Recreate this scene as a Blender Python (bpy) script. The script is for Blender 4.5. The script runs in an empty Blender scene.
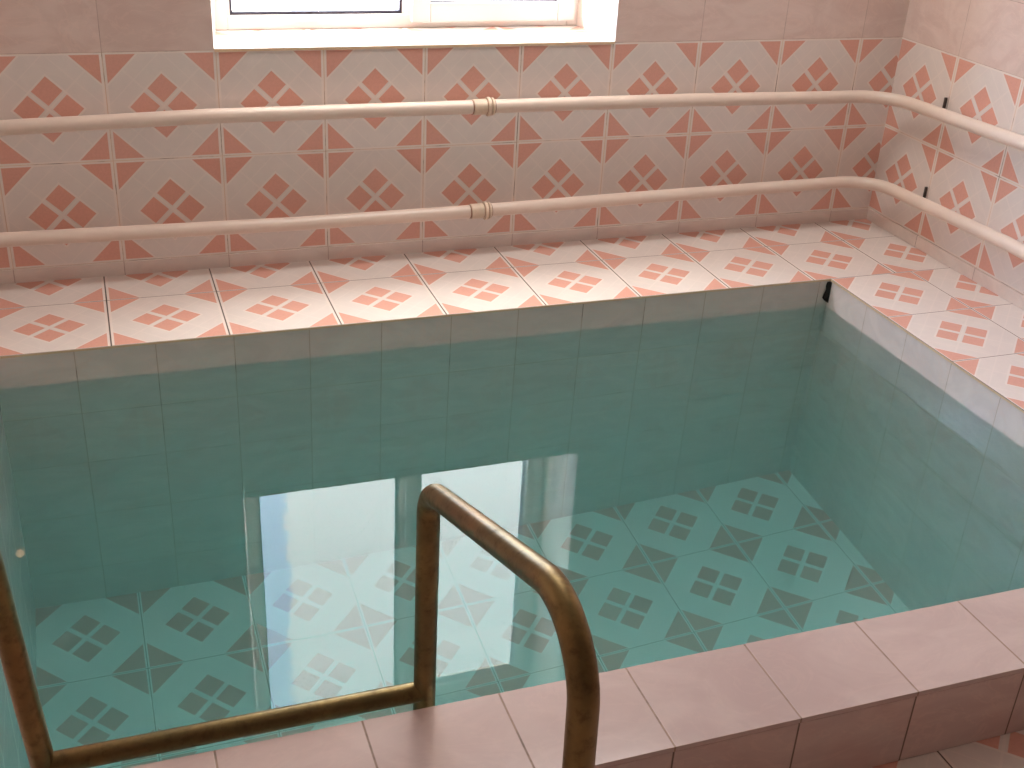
import bpy, bmesh, math, random
from mathutils import Vector, Matrix
random.seed(4)
scene = bpy.context.scene
COL = scene.collection

# ------------------------------------------------------------------ camera
PITCH, YAW, ROLL, FPX = -0.4777, -0.3606, 0.0576, 1182.12
cam_d = bpy.data.cameras.new('camera'); cam = bpy.data.objects.new('camera', cam_d); COL.objects.link(cam)
cam_d.sensor_fit = 'HORIZONTAL'; cam_d.sensor_width = 36.0; cam_d.lens = FPX / 1024 * 36.0; cam_d.clip_start = 0.02
_f = Vector((-math.sin(YAW) * math.cos(PITCH), math.cos(YAW) * math.cos(PITCH), math.sin(PITCH)))
_r0 = Vector((math.cos(YAW), math.sin(YAW), 0)); _u0 = _r0.cross(_f)
_r = _r0 * math.cos(ROLL) + _u0 * math.sin(ROLL); _u = -_r0 * math.sin(ROLL) + _u0 * math.cos(ROLL)
cam.matrix_world = Matrix(((_r.x, _u.x, -_f.x, -2.6114), (_r.y, _u.y, -_f.y, -3.3989), (_r.z, _u.z, -_f.z, 1.3672), (0, 0, 0, 1)))
scene.camera = cam

# ------------------------------------------------------------------ key numbers (metres; z = 0 is the pool deck and the room floor)
XL, XR = -3.36, 0.0              # side walls
YB, YF = 0.0, -6.20              # window wall, wall behind the camera
ZC = 2.60
PXL, PXR, PYB, PYF = -2.905, -0.461, -0.484, -2.137     # pool basin
ZW, ZB = -0.0925, -1.379                                # water level, basin floor
LYO, LZ = -2.300, 0.146                                 # parapet outer face, parapet top
WX0, WX1, WZ0, WZ1 = -2.265, -1.056, 0.641, 1.935       # window opening
T = 0.3

# ------------------------------------------------------------------ node helper
class NT:
    def __init__(s, tree): s.t = tree; s.n = tree.nodes; s.l = tree.links
    def node(s, kind, **kw):
        n = s.n.new(kind)
        for k, v in kw.items(): setattr(n, k, v)
        return n
    def put(s, sock, v):
        if isinstance(v, bpy.types.NodeSocket): s.l.new(v, sock)
        elif v is not None:
            if isinstance(v, (tuple, list)) and len(v) == 3 and len(sock.default_value) == 4: v = (*v, 1)
            sock.default_value = v
    def m(s, op, a, b=None, c=None):
        n = s.node('ShaderNodeMath', operation=op)
        s.put(n.inputs[0], a); s.put(n.inputs[1], b); s.put(n.inputs[2], c)
        return n.outputs[0]
    def mix(s, f, a, b):
        n = s.node('ShaderNodeMix', data_type='RGBA')
        s.put(n.inputs[0], f); s.put(n.inputs[6], a); s.put(n.inputs[7], b)
        return n.outputs[2]
    def noise(s, vec, scale, detail=3, rough=.5, dist=0):
        n = s.node('ShaderNodeTexNoise'); s.put(n.inputs['Vector'], vec)
        n.inputs['Scale'].default_value = scale; n.inputs['Detail'].default_value = detail
        n.inputs['Roughness'].default_value = rough; n.inputs['Distortion'].default_value = dist
        return n.outputs[0]
    def ramp(s, v, a, b):   # smooth step from a to b
        n = s.node('ShaderNodeMapRange', interpolation_type='SMOOTHSTEP')
        s.put(n.inputs[0], v); n.inputs[1].default_value = a; n.inputs[2].default_value = b
        return n.outputs[0]
    def step(s, v, edge, w=.004): return s.ramp(v, edge - w, edge + w)

def lin(r, g, b):
    f = lambda c: (c / 255 / 12.92) if c <= 10 else ((c / 255 + .055) / 1.055) ** 2.4
    return (f(r), f(g), f(b))

def new_mat(name):
    m = bpy.data.materials.new(name); m.use_nodes = True; t = m.node_tree; t.nodes.clear()
    return m, NT(t)

def finish(m, nt, color, rough=.3, metal=0, bump=None, bump_s=.2, bump_d=.002, spec=.5, coat=0):
    b = nt.node('ShaderNodeBsdfPrincipled'); o = nt.node('ShaderNodeOutputMaterial')
    nt.put(b.inputs['Base Color'], color); nt.put(b.inputs['Roughness'], rough); nt.put(b.inputs['Metallic'], metal)
    b.inputs['Specular IOR Level'].default_value = spec
    if coat: b.inputs['Coat Weight'].default_value = coat; b.inputs['Coat Roughness'].default_value = .08
    if bump is not None:
        bn = nt.node('ShaderNodeBump'); bn.inputs['Strength'].default_value = bump_s; bn.inputs['Distance'].default_value = bump_d
        nt.put(bn.inputs['Height'], bump); nt.put(b.inputs['Normal'], bn.outputs[0])
    nt.l.new(b.outputs[0], o.inputs[0])
    return m

# ------------------------------------------------------------------ world: bright sky with a cloud bank, seen through the window
world = bpy.data.worlds.new('world'); scene.world = world; world.use_nodes = True
SKY, GROUND, SUN = 11.0, 1.3, 10.0      # sky radiance; extra brightness of the sunlit snow outside
wt = NT(world.node_tree); wt.n.clear()
tc = wt.node('ShaderNodeTexCoord'); sp = wt.node('ShaderNodeSeparateXYZ'); wt.put(sp.inputs[0], tc.outputs['Generated'])
az = wt.m('ARCTAN2', sp.outputs[0], sp.outputs[1])
rag = wt.m('MULTIPLY', wt.m('SUBTRACT', wt.noise(tc.outputs['Generated'], 60, 4, .7), .5), .034)
rag2 = wt.m('MULTIPLY', wt.m('SUBTRACT', wt.noise(tc.outputs['Generated'], 7, 2), .5), .02)
cloud = wt.ramp(wt.m('ADD', wt.m('ADD', az, rag), rag2), .139, .144)
soft = wt.ramp(wt.noise(tc.outputs['Generated'], 3, 3), .3, .75)
cloud_c = wt.mix(soft, (0.93, 0.965, 1.0), (1.0, 1.0, 1.0))
sky_c = wt.mix(cloud, (0.60, 0.73, 0.98), cloud_c)
snow = wt.ramp(sp.outputs[2], -.03, .03)
col = wt.mix(snow, (.88, .84, .80), sky_c)
glow = wt.m('ADD', wt.m('MULTIPLY', wt.ramp(sp.outputs[2], .69, .86), 1.5), wt.m('MULTIPLY', wt.m('ADD', wt.m('MULTIPLY', wt.ramp(sp.outputs[0], -.35, -.75), 1.5), wt.m('MULTIPLY', wt.ramp(sp.outputs[0], .36, .52), .5)), wt.ramp(sp.outputs[1], .1, .35)))
col = wt.mix(wt.ramp(sp.outputs[2], .66, .80), col, (1.0, .96, .92))
bg = wt.node('ShaderNodeBackground'); wt.put(bg.inputs[0], col); wt.put(bg.inputs[1], wt.m('MULTIPLY', wt.m('ADD', wt.m('ADD', glow, 1.0), wt.m('MULTIPLY', wt.m('SUBTRACT', 1.0, snow), GROUND)), SKY))
wo = wt.node('ShaderNodeOutputWorld'); wt.l.new(bg.outputs[0], wo.inputs[0])

# daylight portal at the window (guides sampling of the sky, gives no light itself)
pd = bpy.data.lights.new('window_portal', 'AREA'); pd.shape = 'RECTANGLE'; pd.size = 1.25; pd.size_y = 1.35
pd.cycles.is_portal = True
po = bpy.data.objects.new('window_portal', pd); COL.objects.link(po)
po.location = ((WX0 + WX1) / 2, .33, (WZ0 + WZ1) / 2); po.rotation_euler = (-math.pi / 2, 0, 0)

# low winter sun raking along the outside wall: it reaches the window reveal and sill only
sd = bpy.data.lights.new('sun', 'SUN'); sd.energy = SUN; sd.angle = math.radians(1.5); sd.color = (1.0, .96, .91)
so = bpy.data.objects.new('sun', sd); COL.objects.link(so)
_th, _el = math.radians(13.5), math.radians(25)
so.rotation_euler = Vector((math.cos(_th) * math.cos(_el), -math.sin(_th) * math.cos(_el), -math.sin(_el))).to_track_quat('-Z', 'Y').to_euler()

# added, unseen fill light under the ceiling, brightens deck and pool from above
FILL_AT = (-1.30, -.52, ZC)
ld = bpy.data.lights.new('added_fill_light', 'AREA'); ld.shape = 'RECTANGLE'; ld.size = 1.16; ld.size_y = .50
ld.energy = 22; ld.color = (1.0, .97, .93)
lo = bpy.data.objects.new('added_fill_light', ld); COL.objects.link(lo); lo.location = (FILL_AT[0], FILL_AT[1], ZC - .085)

scene.view_settings.view_transform = 'Standard'; scene.view_settings.look = 'None'
scene.view_settings.gamma = 1; scene.view_settings.use_curve_mapping = False
scene.view_settings.exposure = 0.25
cy = scene.cycles
cy.max_bounces = 16; cy.diffuse_bounces = 8; cy.glossy_bounces = 6; cy.transmission_bounces = 10; cy.transparent_max_bounces = 12
cy.caustics_reflective = True; cy.caustics_refractive = True; cy.blur_glossy = 0.3
cy.sample_clamp_indirect = 12.0; cy.volume_bounces = 5

# ------------------------------------------------------------------ materials
CREAM = lin(229, 218, 210)
GREYB = lin(219, 210, 204)
SALMON = lin(219, 163, 146)
GROUT_D = lin(96, 84, 76)

def plane_coords(nt, ax_u, ax_v, tu, tv, ou, ov, rot=0):
    geo = nt.node('ShaderNodeNewGeometry'); s = nt.node('ShaderNodeSeparateXYZ'); nt.put(s.inputs[0], geo.outputs['Position'])
    P = geo.outputs['Position']
    du, dv = nt.m('SUBTRACT', s.outputs[ax_u], ou), nt.m('SUBTRACT', s.outputs[ax_v], ov)
    if rot:
        c_, s_ = math.cos(rot), math.sin(rot)
        du, dv = nt.m('ADD', nt.m('MULTIPLY', du, c_), nt.m('MULTIPLY', dv, s_)), nt.m('SUBTRACT', nt.m('MULTIPLY', dv, c_), nt.m('MULTIPLY', du, s_))
    uu = nt.m('DIVIDE', du, tu); vv = nt.m('DIVIDE', dv, tv)
    fu = nt.m('SUBTRACT', nt.m('FRACT', uu), .5); fv = nt.m('SUBTRACT', nt.m('FRACT', vv), .5)
    iu = nt.m('FLOOR', uu); iv = nt.m('FLOOR', vv)
    return P, fu, fv, iu, iv

def tile_random(nt, iu, iv):
    c = nt.node('ShaderNodeCombineXYZ'); nt.put(c.inputs[0], iu); nt.put(c.inputs[1], iv); c.inputs[2].default_value = 3.7
    w = nt.node('ShaderNodeTexWhiteNoise', noise_dimensions='3D'); nt.put(w.inputs['Vector'], c.outputs[0])
    return w.outputs['Value']

def pattern_tile(name, ax_u, ax_v, ou, ov, tu=T, tv=T, gu=.0045, gv=.003, grout=GROUT_D, grout_dirt=.5, rough=.22, base=CREAM, grey=GREYB, salmon=SALMON, mu=.026, mv=.020, tri_d=.305, rot=0):
    """pink diamond and corner-triangle ceramic tile; gu/gv = half joint widths in tile units across u and v"""
    m, nt = new_mat(name)
    P, fu, fv, iu, iv = plane_coords(nt, ax_u, ax_v, tu, tv, ou, ov, rot)
    au, av = nt.m('ABSOLUTE', fu), nt.m('ABSOLUTE', fv)
    s = nt.m('ABSOLUTE', nt.m('ADD', fu, fv)); d = nt.m('ABSOLUTE', nt.m('SUBTRACT', fu, fv))
    mx, mn = nt.m('MAXIMUM', s, d), nt.m('MINIMUM', s, d)
    edge = nt.m('MAXIMUM', nt.m('ADD', au, mu), nt.m('ADD', av, mv)); inner = nt.m('SUBTRACT', 1, nt.step(edge, .5, .003))
    sm = nt.m('ADD', au, av)
    tri = nt.m('MULTIPLY', nt.step(sm, 1 - tri_d), inner)
    sq = nt.m('MULTIPLY', nt.step(mn, .034), nt.m('SUBTRACT', 1, nt.step(mx, .300)))
    red = nt.m('MAXIMUM', tri, sq)
    # light outlines
    o1 = nt.m('MULTIPLY', nt.step(sm, .978 - tri_d), nt.m('SUBTRACT', 1, nt.step(sm, 1 - tri_d)))
    o2 = nt.m('MULTIPLY', nt.step(mx, .300), nt.m('SUBTRACT', 1, nt.step(mx, .325)))
    o3 = nt.m('SUBTRACT', 1, nt.step(mn, .012))
    o4 = nt.step(edge, .5)
    o5 = nt.m('MULTIPLY', nt.step(mx, .49), nt.m('SUBTRACT', 1, nt.step(mx, .505)))
    light = nt.m('MAXIMUM', nt.m('MAXIMUM', nt.m('MAXIMUM', o1, o2), o4), nt.m('MULTIPLY', nt.m('MAXIMUM', o3, o5), .55))
    marb = nt.ramp(nt.noise(P, 16, 5, .6, 1.2), .35, .68)
    greyc = nt.mix(marb, grey, nt.mix(.35, grey, base))
    body = nt.mix(light, greyc, base)
    sp_ = nt.ramp(nt.noise(P, 140, 3, .7), .35, .7)
    redc = nt.mix(nt.m('MULTIPLY', sp_, .22), salmon, tuple(c * .72 for c in salmon))
    body = nt.mix(red, body, redc)
    rnd = tile_random(nt, iu, iv)
    body = nt.mix(nt.m('MULTIPLY', rnd, .10), body, tuple(c * .62 for c in base))
    g = nt.m('MAXIMUM', nt.step(au, .5 - gu, .0022), nt.step(av, .5 - gv, .0022))
    dirt = nt.ramp(nt.noise(P, 9, 4, .65), .48, .66)
    gc = nt.mix(nt.m('MULTIPLY', dirt, grout_dirt), grout, lin(46, 38, 32))
    c = nt.mix(g, body, gc)
    r = nt.m('ADD', nt.m('MULTIPLY', g, .5), rough)
    return finish(m, nt, c, r, bump=nt.m('SUBTRACT', 1, g), bump_s=.35, bump_d=.0015)

def plain_tile(name, ax_u, ax_v, ou, ov, tu, tv, gw=.0014, c1=lin(211, 188, 179), c2=lin(221, 202, 193), grout=lin(180, 158, 148), rough=.16, dirt_amt=.5, dirt_col=lin(70, 56, 48), marble=5, vein_amt=.26):
    m, nt = new_mat(name)
    P, fu, fv, iu, iv = plane_coords(nt, ax_u, ax_v, tu, tv, ou, ov)
    au, av = nt.m('ABSOLUTE', fu), nt.m('ABSOLUTE', fv)
    g = nt.m('MAXIMUM', nt.step(au, .5 - gw / tu, .0012 / tu * .6), nt.step(av, .5 - gw / tv, .0012 / tv * .6))
    mp = nt.node('ShaderNodeMapping'); nt.put(mp.inputs[0], P); mp.inputs['Rotation'].default_value = (.3, .5, .6); mp.inputs['Scale'].default_value = (1, 1.6, 2.2)
    marb = nt.ramp(nt.noise(mp.outputs[0], marble, 5, .55, 1.6), .32, .70)
    body = nt.mix(marb, c1, c2)
    vein = nt.ramp(nt.m('ABSOLUTE', nt.m('SUBTRACT', nt.noise(mp.outputs[0], marble * .7, 4, .6, 2.5), .5)), .0, .03)
    body = nt.mix(nt.m('MULTIPLY', nt.m('SUBTRACT', 1, vein), vein_amt), body, lin(232, 208, 196))
    rnd = tile_random(nt, iu, iv)
    body = nt.mix(nt.m('MULTIPLY', rnd, .14), body, tuple(c * .6 for c in c1))
    dirt = nt.ramp(nt.noise(P, 11, 4, .7), .50, .66)
    gc = nt.mix(nt.m('MULTIPLY', dirt, dirt_amt), grout, dirt_col)
    c = nt.mix(g, body, gc)
    return finish(m, nt, c, nt.m('ADD', nt.m('MULTIPLY', g, .5), rough), bump=nt.m('SUBTRACT', 1, g), bump_s=.3, bump_d=.0012)

M = {}
OW, Z2 = -.1607, .3412
M['wall_pat_back'] = pattern_tile('tile_wall_back', 0, 2, OW, Z2, gu=.004, gv=.003, grout=lin(212, 186, 164), grout_dirt=.75)
M['wall_pat_side'] = pattern_tile('tile_wall_side', 1, 2, -.2933, Z2, gu=.004, gv=.003, grout=lin(212, 186, 164), grout_dirt=.75)
M['wall_plain_back'] = plain_tile('tile_plain_back', 0, 2, OW, .6412, .3, .2, gw=.001)
M['wall_plain_side'] = plain_tile('tile_plain_side', 1, 2, -.2933, .6412, .3, .2, gw=.001)
M['skirt_back'] = plain_tile('tile_skirt_back', 0, 2, OW, -.1, .3, .2, gw=.0012, c1=lin(216, 202, 194), c2=lin(226, 213, 204), dirt_amt=.6)
M['skirt_side'] = plain_tile('tile_skirt_side', 1, 2, -.2933, -.1, .3, .2, gw=.0012, c1=lin(216, 202, 194), c2=lin(226, 213, 204), dirt_amt=.6)
M['deck_back'] = pattern_tile('tile_deck_back', 0, 1, -.2202, -.1843, gu=.0065, gv=.005, grout_dirt=.6, mu=.028, mv=.011)
M['deck_strip'] = pattern_tile('tile_deck_strip', 0, 1, -.2202, -.1843, tv=.345, gu=.0065, gv=.004, grout_dirt=.6, mu=.028, mv=.011)
M['deck_side'] = pattern_tile('tile_deck_side', 0, 1, -.1611, -.484, gu=.0055, gv=.005, grout_dirt=.6, mu=.016, mv=.014)
M['sill'] = pattern_tile('tile_sill', 0, 1, -.1607, .17, gu=.003, gv=.003, grout=lin(200, 184, 170))
M['floor_pat'] = pattern_tile('tile_room_floor', 0, 1, -1.43, -2.44, gu=.005, gv=.005)
M['pool_floor'] = pattern_tile('tile_pool_floor', 0, 1, -.5060, -1.0290, tu=.3018, tv=.3018, rot=.010, tri_d=.325, gu=.004, gv=.0035, grout=lin(140, 132, 120), grout_dirt=.3, mu=.018, mv=.014, base=lin(236, 234, 230), grey=lin(230, 228, 224), salmon=lin(214, 162, 150))
M['pool_x'] = plain_tile('tile_pool_long', 0, 2, -.0957, 0.0, .2013, .3, gw=.0013, c1=lin(216, 206, 200), c2=lin(226, 216, 210), grout=lin(192, 174, 160), dirt_amt=.45)
M['pool_y'] = plain_tile('tile_pool_short', 1, 2, -.484, 0.0, .2, .3, gw=.0013, c1=lin(220, 208, 204), c2=lin(230, 218, 213), grout=lin(192, 174, 160), dirt_amt=.45)
M['ledge_top'] = plain_tile('tile_ledge_top', 0, 1, -1.2973, -2.31, .2075, .6, gw=.0016, c1=lin(202, 181, 176), c2=lin(212, 193, 187), grout=lin(160, 134, 116), vein_amt=.10, rough=.13)
M['ledge_face'] = plain_tile('tile_ledge_face', 0, 2, -1.2973, -.3, .2075, .6, gw=.0016, c1=lin(206, 182, 176), c2=lin(216, 196, 188), grout=lin(120, 100, 86))

def simple(name, color, rough=.4, metal=0, var=.12, scale=20, spec=.5, coat=0):
    m, nt = new_mat(name); geo = nt.node('ShaderNodeNewGeometry')
    n = nt.ramp(nt.noise(geo.outputs['Position'], scale, 4, .6), .3, .7)
    c = nt.mix(nt.m('MULTIPLY', n, var), color, tuple(v * .55 for v in color))
    return finish(m, nt, c, rough, metal, spec=spec, coat=coat)
M['front'] = simple('brown_painted_wall', lin(150, 132, 120), .7, var=.1, scale=3)
M['plaster'] = simple('white_plaster', lin(236, 226, 218), .7, var=.08)
M['ceiling'] = simple('ceiling_paint', lin(186, 180, 175), .8, var=.05, scale=3)
M['pvc'] = simple('white_pvc', lin(240, 234, 228), .3, var=.05, scale=8)
M['gasket'] = simple('dark_gasket', lin(60, 56, 70), .6)
M['pipe'] = simple('cream_plastic', lin(222, 204, 190), .32, var=.10, scale=14)
M['coupling'] = simple('aged_cream_plastic', lin(216, 196, 174), .38, var=.25, scale=45)
M['pipe_rust'] = simple('brown_joint', lin(150, 112, 88), .6, var=.4, scale=60)
M['clip'] = simple('dull_steel', lin(90, 84, 80), .4, metal=.8)
M['edge'] = simple('cream_tile_edge', lin(226, 200, 164), .5, var=.2, scale=30)
M['grout_bed'] = simple('brown_grout_bed', lin(110, 78, 72), .8, var=.3, scale=30)
M['mould'] = simple('black_mould', lin(22, 20, 14), .8, var=.3, scale=60)
M['concrete'] = simple('render_backing', lin(190, 180, 170), .9)

def brass():
    m, nt = new_mat('aged_bronze'); tcx = nt.node('ShaderNodeTexCoord'); P = tcx.outputs['Object']
    a = nt.ramp(nt.noise(P, 9, 5, .62, .6), .42, .70)
    b = nt.ramp(nt.noise(P, 60, 4, .7), .45, .75)
    k = nt.ramp(nt.noise(P, 3.2, 3, .5), .50, .66)
    c = nt.mix(a, lin(112, 96, 62), lin(136, 114, 72))
    c = nt.mix(nt.m('MULTIPLY', k, .3), c, lin(158, 102, 58))
    c = nt.mix(nt.m('MULTIPLY', b, .45), c, lin(70, 54, 36))
    r = nt.m('ADD', nt.m('MULTIPLY', b, .12), .37)
    return finish(m, nt, c, r, metal=.85, bump=b, bump_s=.12, bump_d=.0006)
M['brass'] = brass()

def water_mat():
    m, nt = new_mat('pool_water'); o = nt.node('ShaderNodeOutputMaterial')
    g = nt.node('ShaderNodeBsdfGlass'); g.inputs['IOR'].default_value = 1.333; g.inputs['Roughness'].default_value = 0
    v = nt.node('ShaderNodeVolumeAbsorption'); v.inputs['Color'].default_value = (.14, .985, .998, 1); v.inputs['Density'].default_value = .40
    vs = nt.node('ShaderNodeVolumeScatter'); vs.inputs['Color'].default_value = (.52, .985, 1.0, 1); vs.inputs['Density'].default_value = .22; vs.inputs['Anisotropy'].default_value = .3
    ad = nt.node('ShaderNodeAddShader'); nt.l.new(v.outputs[0], ad.inputs[0]); nt.l.new(vs.outputs[0], ad.inputs[1])
    nt.l.new(g.outputs[0], o.inputs[0]); nt.l.new(ad.outputs[0], o.inputs[1])
    return m
M['water'] = water_mat()

def pane_mat():
    m, nt = new_mat('window_glass'); o = nt.node('ShaderNodeOutputMaterial')
    t = nt.node('ShaderNodeBsdfTransparent'); t.inputs[0].default_value = (.96, .975, .97, 1)
    g = nt.node('ShaderNodeBsdfGlossy'); g.inputs['Roughness'].default_value = .01
    geo = nt.node('ShaderNodeNewGeometry'); dp = nt.node('ShaderNodeVectorMath', operation='DOT_PRODUCT')
    nt.put(dp.inputs[0], geo.outputs['Normal']); nt.put(dp.inputs[1], geo.outputs['Incoming'])
    fr = nt.m('ADD', nt.m('MULTIPLY', nt.m('POWER', nt.m('SUBTRACT', 1.0, nt.m('ABSOLUTE', dp.outputs['Value'])), 5.0), .95), .04)
    mx = nt.node('ShaderNodeMixShader'); nt.put(mx.inputs[0], fr); nt.l.new(t.outputs[0], mx.inputs[1]); nt.l.new(g.outputs[0], mx.inputs[2])
    nt.l.new(mx.outputs[0], o.inputs[0]); return m
M['glass'] = pane_mat()

# ------------------------------------------------------------------ mesh helpers
def obj(name, bm, mats, parent=None, smooth=False):
    me = bpy.data.meshes.new(name); bmesh.ops.recalc_face_normals(bm, faces=bm.faces) if not getattr(bm, 'tag_keep', False) else None
    bm.to_mesh(me); bm.free()
    for mm in (mats if isinstance(mats, (list, tuple)) else [mats]): me.materials.append(mm)
    if smooth:
        for p in me.polygons: p.use_smooth = True
        if smooth == 'auto':
            bmx = bmesh.new(); bmx.from_mesh(me)
            for e in bmx.edges:
                if len(e.link_faces) == 2 and e.calc_face_angle(0) > .6: e.smooth = False
            bmx.to_mesh(me); bmx.free()
    o = bpy.data.objects.new(name, me); COL.objects.link(o)
    if parent: o.parent = parent
    return o
def box(bm, x0, x1, y0, y1, z0, z1, mi=0, bevel=0):
    x0, x1 = sorted((x0, x1)); y0, y1 = sorted((y0, y1)); z0, z1 = sorted((z0, z1))
    v = [bm.verts.new(p) for p in ((x0,y0,z0),(x1,y0,z0),(x1,y1,z0),(x0,y1,z0),(x0,y0,z1),(x1,y0,z1),(x1,y1,z1),(x0,y1,z1))]
    fs = [bm.faces.new([v[i] for i in q]) for q in ((3,2,1,0),(4,5,6,7),(0,1,5,4),(1,2,6,5),(2,3,7,6),(3,0,4,7))]
    for f in fs: f.material_index = mi
    if bevel:
        es = list({e for f in fs for e in f.edges})
        r = bmesh.ops.bevel(bm, geom=es, offset=bevel, segments=2, affect='EDGES', profile=.6)
    return fs
def tube(bm, pts, r, seg=20, mi=0, cap=True, radii=None):
    pts = [Vector(p) for p in pts]; n = len(pts); rings = []; prev = None
    for i, p in enumerate(pts):
        t = (pts[min(i + 1, n - 1)] - pts[max(i - 1, 0)]).normalized()
        if prev is None:
            a = Vector((0, 0, 1)) if abs(t.z) < .9 else Vector((1, 0, 0)); nrm = (a - t * a.dot(t)).normalized()
        else: nrm = (prev - t * prev.dot(t)).normalized()
        prev = nrm; b = t.cross(nrm); rr = radii[i] if radii else r
        rings.append([bm.verts.new(p + (nrm * math.cos(2*math.pi*k/seg) + b * math.sin(2*math.pi*k/seg)) * rr) for k in range(seg)])
    for a, b in zip(rings, rings[1:]):
        for k in range(seg):
            f = bm.faces.new((a[k], a[(k+1) % seg], b[(k+1) % seg], b[k])); f.material_index = mi
    if cap:
        bm.faces.new(rings[0][::-1]).material_index = mi; bm.faces.new(rings[-1]).material_index = mi
def rounded_path(pts, radii, n=10):
    """polyline with filleted corners; radii per interior corner"""
    pts = [Vector(p) for p in pts]; out = [pts[0]]
    for i in range(1, len(pts) - 1):
        a, b, c = pts[i-1], pts[i], pts[i+1]; r = radii[i-1]
        if not r: out.append(b); continue
        d1, d2 = (a - b).normalized(), (c - b).normalized(); ang = d1.angle(d2); t = r / math.tan(ang / 2)
        p1, p2 = b + d1 * t, b + d2 * t; cen = b + (d1 + d2).normalized() * (r / math.sin(ang / 2))
        v1, v2 = p1 - cen, p2 - cen; tot = v1.angle(v2)
        for k in range(n + 1):
            s = k / n; w = (math.sin((1 - s) * tot) * v1 + math.sin(s * tot) * v2) / math.sin(tot); out.append(cen + w)
    out.append(pts[-1]); return out
def struct(name, bm, mats, parent=None, smooth=False):
    o = obj(name, bm, mats, parent, smooth)
    if parent is None: o['kind'] = 'structure'
    return o
def tag(o, label, cat, group=None):
    o['label'] = label; o['category'] = cat
    if group: o['group'] = group
def empty(name, loc, **kw):
    o = bpy.data.objects.new(name, None); COL.objects.link(o); o.location = loc; o.empty_display_size = .05; return o
def reparent(o, root):
    o.parent = root; o.matrix_parent_inverse = Matrix.Translation(root.location).inverted(); return o

# ------------------------------------------------------------------ room shell
ZS = .0412; ZP = .6412; WT = .335
def wall_box(bm, x0, x1, y0, y1, z0, z1):
    """wall body whose patterned dado and plain upper tiles are separate faces: slot 0 pattern, slot 1 plain"""
    if z0 < ZP: box(bm, x0, x1, y0, y1, z0, min(z1, ZP), 0)
    if z1 > ZP: box(bm, x0, x1, y0, y1, max(z0, ZP), z1, 1)
bm = bmesh.new()
wall_box(bm, XL - .2, XR + .2, 0, WT, -.35, ZP)
wall_box(bm, XL - .2, WX0, 0, WT, ZP, ZC); wall_box(bm, WX1, XR + .2, 0, WT, ZP, ZC); wall_box(bm, WX0, WX1, 0, WT, WZ1, ZC)
struct('wall_back', bm, [M['wall_pat_back'], M['wall_plain_back']])
bm = bmesh.new(); wall_box(bm, 0, .2, YF - .2, 0, -.35, ZC); struct('wall_right', bm, [M['wall_pat_side'], M['wall_plain_side']])
bm = bmesh.new()
wall_box(bm, XL - .2, XL, YF - .2, 0, -.35, ZC); struct('wall_left', bm, [M['wall_pat_side'], M['wall_plain_side']])
bm = bmesh.new(); box(bm, XL, XR, YF - .2, YF, -.35, ZC); struct('wall_front', bm, M['front'])
bm = bmesh.new(); box(bm, XL - .2, XR + .2, YF - .2, WT, ZC, ZC + .2); struct('ceiling', bm, M['ceiling'])
bm = bmesh.new(); box(bm, XL, XR, YF, LYO, -.2, 0); struct('floor', bm, M['floor_pat'])

# cut plain tiles at the foot of the walls
def skirt(name, mats, x0, x1, y0, y1):
    bm = bmesh.new(); box(bm, x0, x1, y0, y1, .0, ZS, 0, .0012); return struct(name, bm, mats)
skirt('baseboard_back', M['skirt_back'], XL, XR, -.006, 0)
skirt('baseboard_right', M['skirt_side'], -.006, 0, LYO, -.006)
skirt('baseboard_left', M['skirt_side'], XL, XL + .006, LYO, -.006)

# pool deck: shelf at the back, side strips; tile slabs overhang the basin wall by a few millimetres
OV = .002
bm = bmesh.new()
def slab2(bm, x0, x1, y0, y1, mi, edge_mi, z0=-.0055, z1=0):
    fs = box(bm, x0, x1, y0, y1, z0, z1, edge_mi); fs[1].material_index = mi
slab2(bm, XL, XR, PYB - OV, -.1843, 0, 2); slab2(bm, XL, XR, -.1843, 0, 3, 2)
slab2(bm, PXR - OV, XR, PYF, PYB - OV, 1, 2)
slab2(bm, XL, PXL + OV, PYF, PYB - OV, 1, 2)
struct('pool_deck', bm, [M['deck_back'], M['deck_side'], M['edge'], M['deck_strip']])

# basin: walls and floor
bm = bmesh.new()
BW = .12
box(bm, PXL, PXR, PYB, PYB + BW + .05, ZB - .1, -.0055, 0)      # back wall, leaning back a little towards its foot
for v in bm.verts:
    if v.co.z < ZB and abs(v.co.y - PYB) < 1e-4: v.co.y = PYB + .034
box(bm, PXL - BW, PXR + BW, PYF - (PYF - LYO - .002), PYF, ZB - .1, LZ - .009, 0)      # under the parapet
box(bm, PXR, PXR + BW, PYF, PYB + .1, ZB - .1, -.0055, 1)
box(bm, PXL - BW, PXL, PYF, PYB + .1, ZB - .1, -.0055, 1)
struct('pool_basin', bm, [M['pool_x'], M['pool_y']])
bm = bmesh.new(); box(bm, PXL, PXR, PYF, PYB + .033, ZB - .1, ZB); struct('pool_basin_floor', bm, M['pool_floor'])

# parapet between pool and room floor
bm = bmesh.new()
box(bm, XL, PXL - BW, LYO + .002, PYF, -.1, LZ - .009, 0); box(bm, PXR + BW, XR, LYO + .002, PYF, -.1, LZ - .009, 0)
box(bm, XL, XR, LYO - .006, LYO + .002, 0.001, LZ - .012, 0, .001)
box(bm, XL, XR, LYO - .003, LYO + .004, LZ - .013, LZ - .008, 2)
fs = box(bm, XL, XR, LYO - .008, PYF + .003, LZ - .009, LZ, 1, 0)
struct('pool_parapet', bm, [M['ledge_face'], M['ledge_top'], M['grout_bed']])

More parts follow.
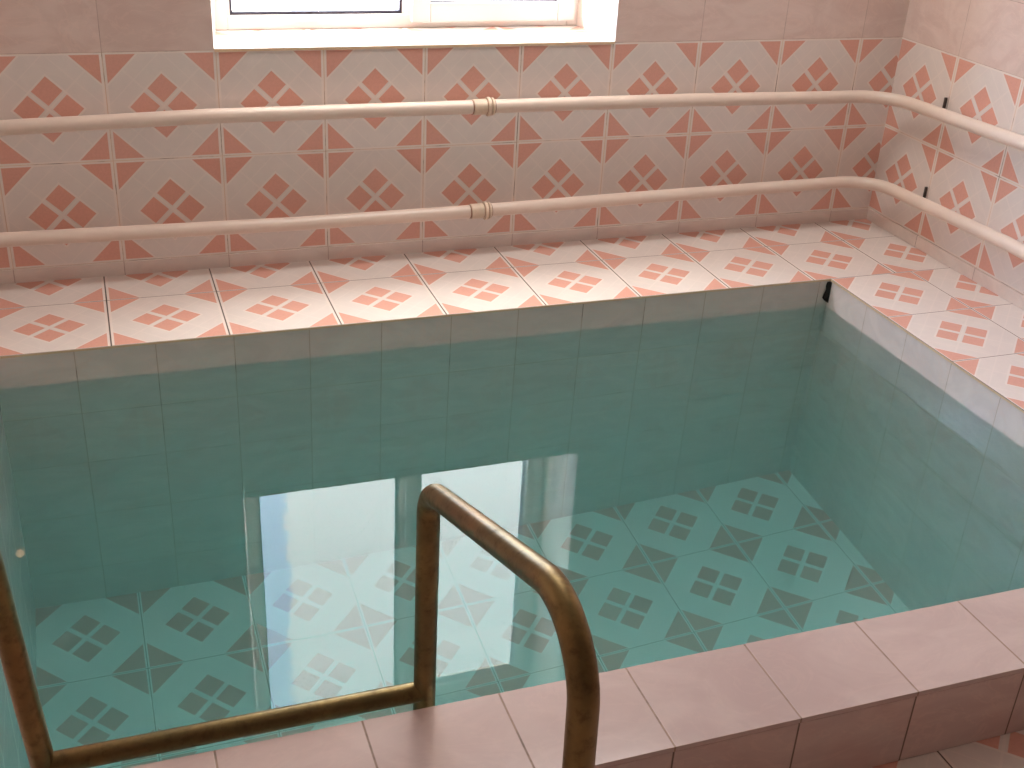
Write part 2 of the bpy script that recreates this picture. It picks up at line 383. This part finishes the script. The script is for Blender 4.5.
# black mould in the open joint of the back right pool corner
bm = bmesh.new()
rows = [(-.008, .016), (-.02, .020), (-.035, .017), (-.05, .024), (-.062, .028), (-.072, .016), (-.078, .004)]
vs = []
for z, w in rows:
    w *= .72
    vs.append([bm.verts.new((PXR - w, PYB - .0015, z)), bm.verts.new((PXR - .0012, PYB - .0015, z)), bm.verts.new((PXR - .0012, PYB - .012, z)), bm.verts.new((PXR - w * .6, PYB - .005, z))])
for a, b in zip(vs, vs[1:]):
    for k in range(4): bm.faces.new((a[k], a[(k+1) % 4], b[(k+1) % 4], b[k]))
bm.faces.new(vs[0]); bm.faces.new(vs[-1])
mo = obj('mould_patch', bm, M['mould'])
tag(mo, 'black mould crack in the back right corner of the pool above water', 'mould')

# ------------------------------------------------------------------ water
bm = bmesh.new()
e = .006
fs = box(bm, PXL - e, PXR + e, PYF - e, PYB + .04, ZB - e, ZW)
w = obj('water', bm, M['water'])
tag(w, 'still teal water filling the tiled plunge pool, window mirrored on it', 'water'); w['kind'] = 'stuff'

# ------------------------------------------------------------------ window
win = empty('window_1', ((WX0 + WX1) / 2, .25, WZ0)); win['kind'] = 'structure'
def wpart(name, bm, mat, parent=win, smooth=False):
    o = obj(name, bm, mat, smooth=smooth)
    if parent is win: reparent(o, win)
    else:
        o.parent = parent
    return o
FX0, FX1, FZ0, FZ1 = -2.236, -1.080, .645, 1.925
FY = .25                                              # frame face towards the room
def ring(bm, x0, x1, z0, z1, w, y0, y1, bevel=.004, wz=None):
    wz = wz or w
    box(bm, x0, x0 + w, y0, y1, z0, z1, 0, bevel); box(bm, x1 - w, x1, y0, y1, z0, z1, 0, bevel)
    box(bm, x0 + w, x1 - w, y0, y1, z0, z0 + wz, 0, bevel); box(bm, x0 + w, x1 - w, y0, y1, z1 - wz, z1, 0, bevel)
bm = bmesh.new(); ring(bm, FX0, FX1, FZ0, FZ1, .040, FY, FY + .065)
box(bm, -1.655, -1.617, FY, FY + .065, FZ0 + .04, FZ1 - .04, 0, .004)
wpart('window_frame', bm, M['pvc'])
bm = bmesh.new(); ring(bm, -2.200, -1.650, .672, 1.888, .014, FY + .012, FY + .03, .002); wpart('glazing_bead', bm, M['pvc'])
bm = bmesh.new(); ring(bm, -2.187, -1.663, .685, 1.875, .009, FY + .014, FY + .034, .001); wpart('gasket', bm, M['gasket'])
bm = bmesh.new(); box(bm, -2.186, -1.664, FY + .036, FY + .042, .686, 1.874); wpart('pane', bm, M['glass'])
bm = bmesh.new(); ring(bm, -1.640, -1.098, .662, 1.908, .060, FY - .016, FY + .046, .005); sash = wpart('sash', bm, M['pvc'])
bm = bmesh.new(); ring(bm, -1.580, -1.158, .722, 1.848, .003, FY - .004, FY + .030, .001); wpart('gasket', bm, M['gasket'], sash)
bm = bmesh.new(); box(bm, -1.580, -1.158, FY + .014, FY + .020, .722, 1.848); wpart('pane', bm, M['glass'], sash)
bm = bmesh.new(); box(bm, -1.624, -1.600, FY - .028, FY - .016, 1.22, 1.30, 0, .003); box(bm, -1.619, -1.605, FY - .052, FY - .026, 1.255, 1.27, 0, .003)
box(bm, -1.621, -1.603, FY - .058, FY - .046, 1.14, 1.272, 0, .004); wpart('window_handle', bm, M['pvc'], sash)
# splayed plaster reveals, tiled sill
def prism(bm, poly, z0, z1, mi=0):
    a = [bm.verts.new((x, y, z0)) for x, y in poly]; b = [bm.verts.new((x, y, z1)) for x, y in poly]
    bm.faces.new(a[::-1]); bm.faces.new(b)
    for i in range(len(poly)): bm.faces.new((a[i], a[(i+1) % len(poly)], b[(i+1) % len(poly)], b[i]))
bm = bmesh.new()
prism(bm, [(WX0, 0.001), (FX0 + .004, FY), (FX0 + .004, WT), (WX0, WT)], WZ0, WZ1)
prism(bm, [(WX1, 0.001), (FX1 - .004, FY), (FX1 - .004, WT), (WX1, WT)], WZ0, WZ1)
wpart('window_reveal', bm, M['plaster'])
bm = bmesh.new(); slab2(bm, WX0 + .001, WX1 - .001, -.003, FY + .03, 0, 1, WZ0 - .004, WZ0 + .004); wpart('window_sill', bm, [M['sill'], M['edge']])

# housing around the added ceiling fill light
lamp = empty('added_fill_panel', (FILL_AT[0], FILL_AT[1], ZC - .07)); tag(lamp, 'flat white fill panel added above the pool for top light', 'added fill panel')
bm = bmesh.new(); box(bm, FILL_AT[0] - .62, FILL_AT[0] + .62, FILL_AT[1] - .28, FILL_AT[1] + .28, ZC - .070, ZC, 0, .006); reparent(obj('fill_panel_housing', bm, M['pvc']), lamp)

# ------------------------------------------------------------------ heating pipes
PR = .0205
def heating_pipe(name, zs, zr, label, xc):
    pl = -.060
    pts = [(XL + .02, pl, zs[0])] + [(x, pl, z) for x, z in zs[1]] + [(-.030 - .03, pl, zr[0])]
    pts += [(-.060, -.75, zr[1]), (-.060, -2.1, zr[1] - .005), (-.060, YF + .02, zr[1] - .01)]
    n = len(pts); rad = [0] * (n - 2); ci = len(zs[1])      # corner index in the interior list
    rad[ci] = .13
    root = empty(name, (XL + .02, pl, zs[0]))
    tag(root, label, 'pipe', None)
    def add(nm, bm, mt, sm='auto', par=root):
        o = obj(nm, bm, mt, smooth=sm); o.parent = par
        if par is root: o.matrix_parent_inverse = Matrix.Translation(root.location).inverted()
        return o
    bm = bmesh.new(); tube(bm, rounded_path(pts, rad, 14), PR, 24); add('pipe_run', bm, M['pipe'])
    # coupling: sleeve, brown joint, two collar rings
    x, z = xc
    bm = bmesh.new(); tube(bm, [(x - .020, pl, z), (x - .018, pl, z), (x + .020, pl, z), (x + .022, pl, z)], 0, 24, radii=[.021, .0235, .0235, .021]); cp = add('coupling', bm, M['coupling'])
    for dx, r1, w_ in ((.0285, .0285, .0055), (.041, .0262, .004)):
        bm = bmesh.new(); tube(bm, [(x + dx - w_, pl, z), (x + dx - w_ * .7, pl, z), (x + dx + w_ * .7, pl, z), (x + dx + w_, pl, z)], 0, 24, radii=[r1 - .002, r1, r1, r1 - .002])
        add('collar_ring', bm, M['coupling'], par=cp)
    bm = bmesh.new(); tube(bm, [(x - .0235, pl, z), (x + .048, pl, z)], .0214, 24); add('joint', bm, M['pipe_rust'])
    # steel wall clips
    for (cx_, cy_, cz_, ax) in ((0, -.285 if name == 'heating_pipe' else -.305, zr[2], 'x'),):
        bm = bmesh.new()
        tube(bm, [(-.045, cy_, cz_ - PR * .3), (-.020, cy_, cz_ - PR * .4), (-.006, cy_, cz_ - .006)], .0045, 8)
        tube(bm, [(-.0056, cy_, cz_ + PR + .013), (-.0056, cy_, cz_ - .02)], .005, 8)
        add('wall_clip', bm, M['clip'])
    return root
heating_pipe('heating_pipe', (.463, [(-2.83, .463), (-2.3, .474), (-1.5, .473), (-.8, .470), (-.3, .462)]), (.460, .486, .474), 'upper cream plastic heating pipe running along the tiled walls', (-1.508, .4725))
p2 = heating_pipe('heating_pipe', (.153, [(-2.85, .152), (-2.05, .143), (-1.5, .146), (-.9, .156), (-.3, .163)]), (.166, .190, .176), 'lower cream plastic heating pipe just above the pool deck shelf', (-1.504, .146))

# ------------------------------------------------------------------ assumed little warm lamp, added out of view for an orange dot on the water
wl = empty('assumed_wall_lamp', (-2.965, 0, .72)); tag(wl, 'tiny warm glowing wall lamp, assumed and out of view, added for an orange dot mirrored at the far left of the water', 'lamp')
bm = bmesh.new(); tube(bm, [(-2.965, -.001, .72), (-2.965, -.012, .72), (-2.965, -.016, .72)], 0, 20, radii=[.024, .024, .017]); reparent(obj('assumed_lamp_socket', bm, M['pvc'], smooth='auto'), wl)
bm = bmesh.new(); bmesh.ops.create_uvsphere(bm, u_segments=20, v_segments=12, radius=.0125, matrix=Matrix.Translation((-2.965, -.026, .72)))
mb, nb = new_mat('assumed_warm_bulb'); em = nb.node('ShaderNodeEmission'); em.inputs[0].default_value = (1, .55, .28, 1); em.inputs[1].default_value = 5
ob_ = nb.node('ShaderNodeOutputMaterial'); nb.l.new(em.outputs[0], ob_.inputs[0]); reparent(obj('assumed_bulb', bm, mb, smooth=True), wl)

# ------------------------------------------------------------------ ladder
lad = empty('pool_ladder', (-2.5, -2.60, 0)); tag(lad, 'brown bronze tube ladder with two handrails straddling the near parapet', 'ladder')
def lpart(nm, bm, mt=M['brass'], par=lad, smooth='auto'):
    o = obj(nm, bm, mt, smooth=smooth); o.parent = par
    if par is lad: o.matrix_parent_inverse = Matrix.Translation(lad.location).inverted()
    return o
TR = .0163; LY = -2.102
for x, xt, xo, zt in ((-2.233, -2.233, -2.220, .502), (-2.760, -2.786, -2.80, .525)):
    pts = [(x, LY, ZB), (x, LY, .10), (xt, LY, zt), (xo, -2.603, .676), (xo, -2.632, .001)]
    bm = bmesh.new(); tube(bm, rounded_path(pts, [0, .058, .085], 14), TR, 24)
    h = lpart('handrail', bm)
    bm = bmesh.new(); tube(bm, [(xo, -2.632, .0005), (xo, -2.632, .004), (xo, -2.632, .006)], 0, 28, radii=[.036, .036, .030]); lpart('floor_flange', bm, par=h)
for z in (.150, -.25, -.55, -.85, -1.15):
    bm = bmesh.new(); tube(bm, [(-2.760, LY, z), (-2.233, LY, z)], TR * .95, 20); lpart('rung' if z < 0 else 'cross_bar', bm)
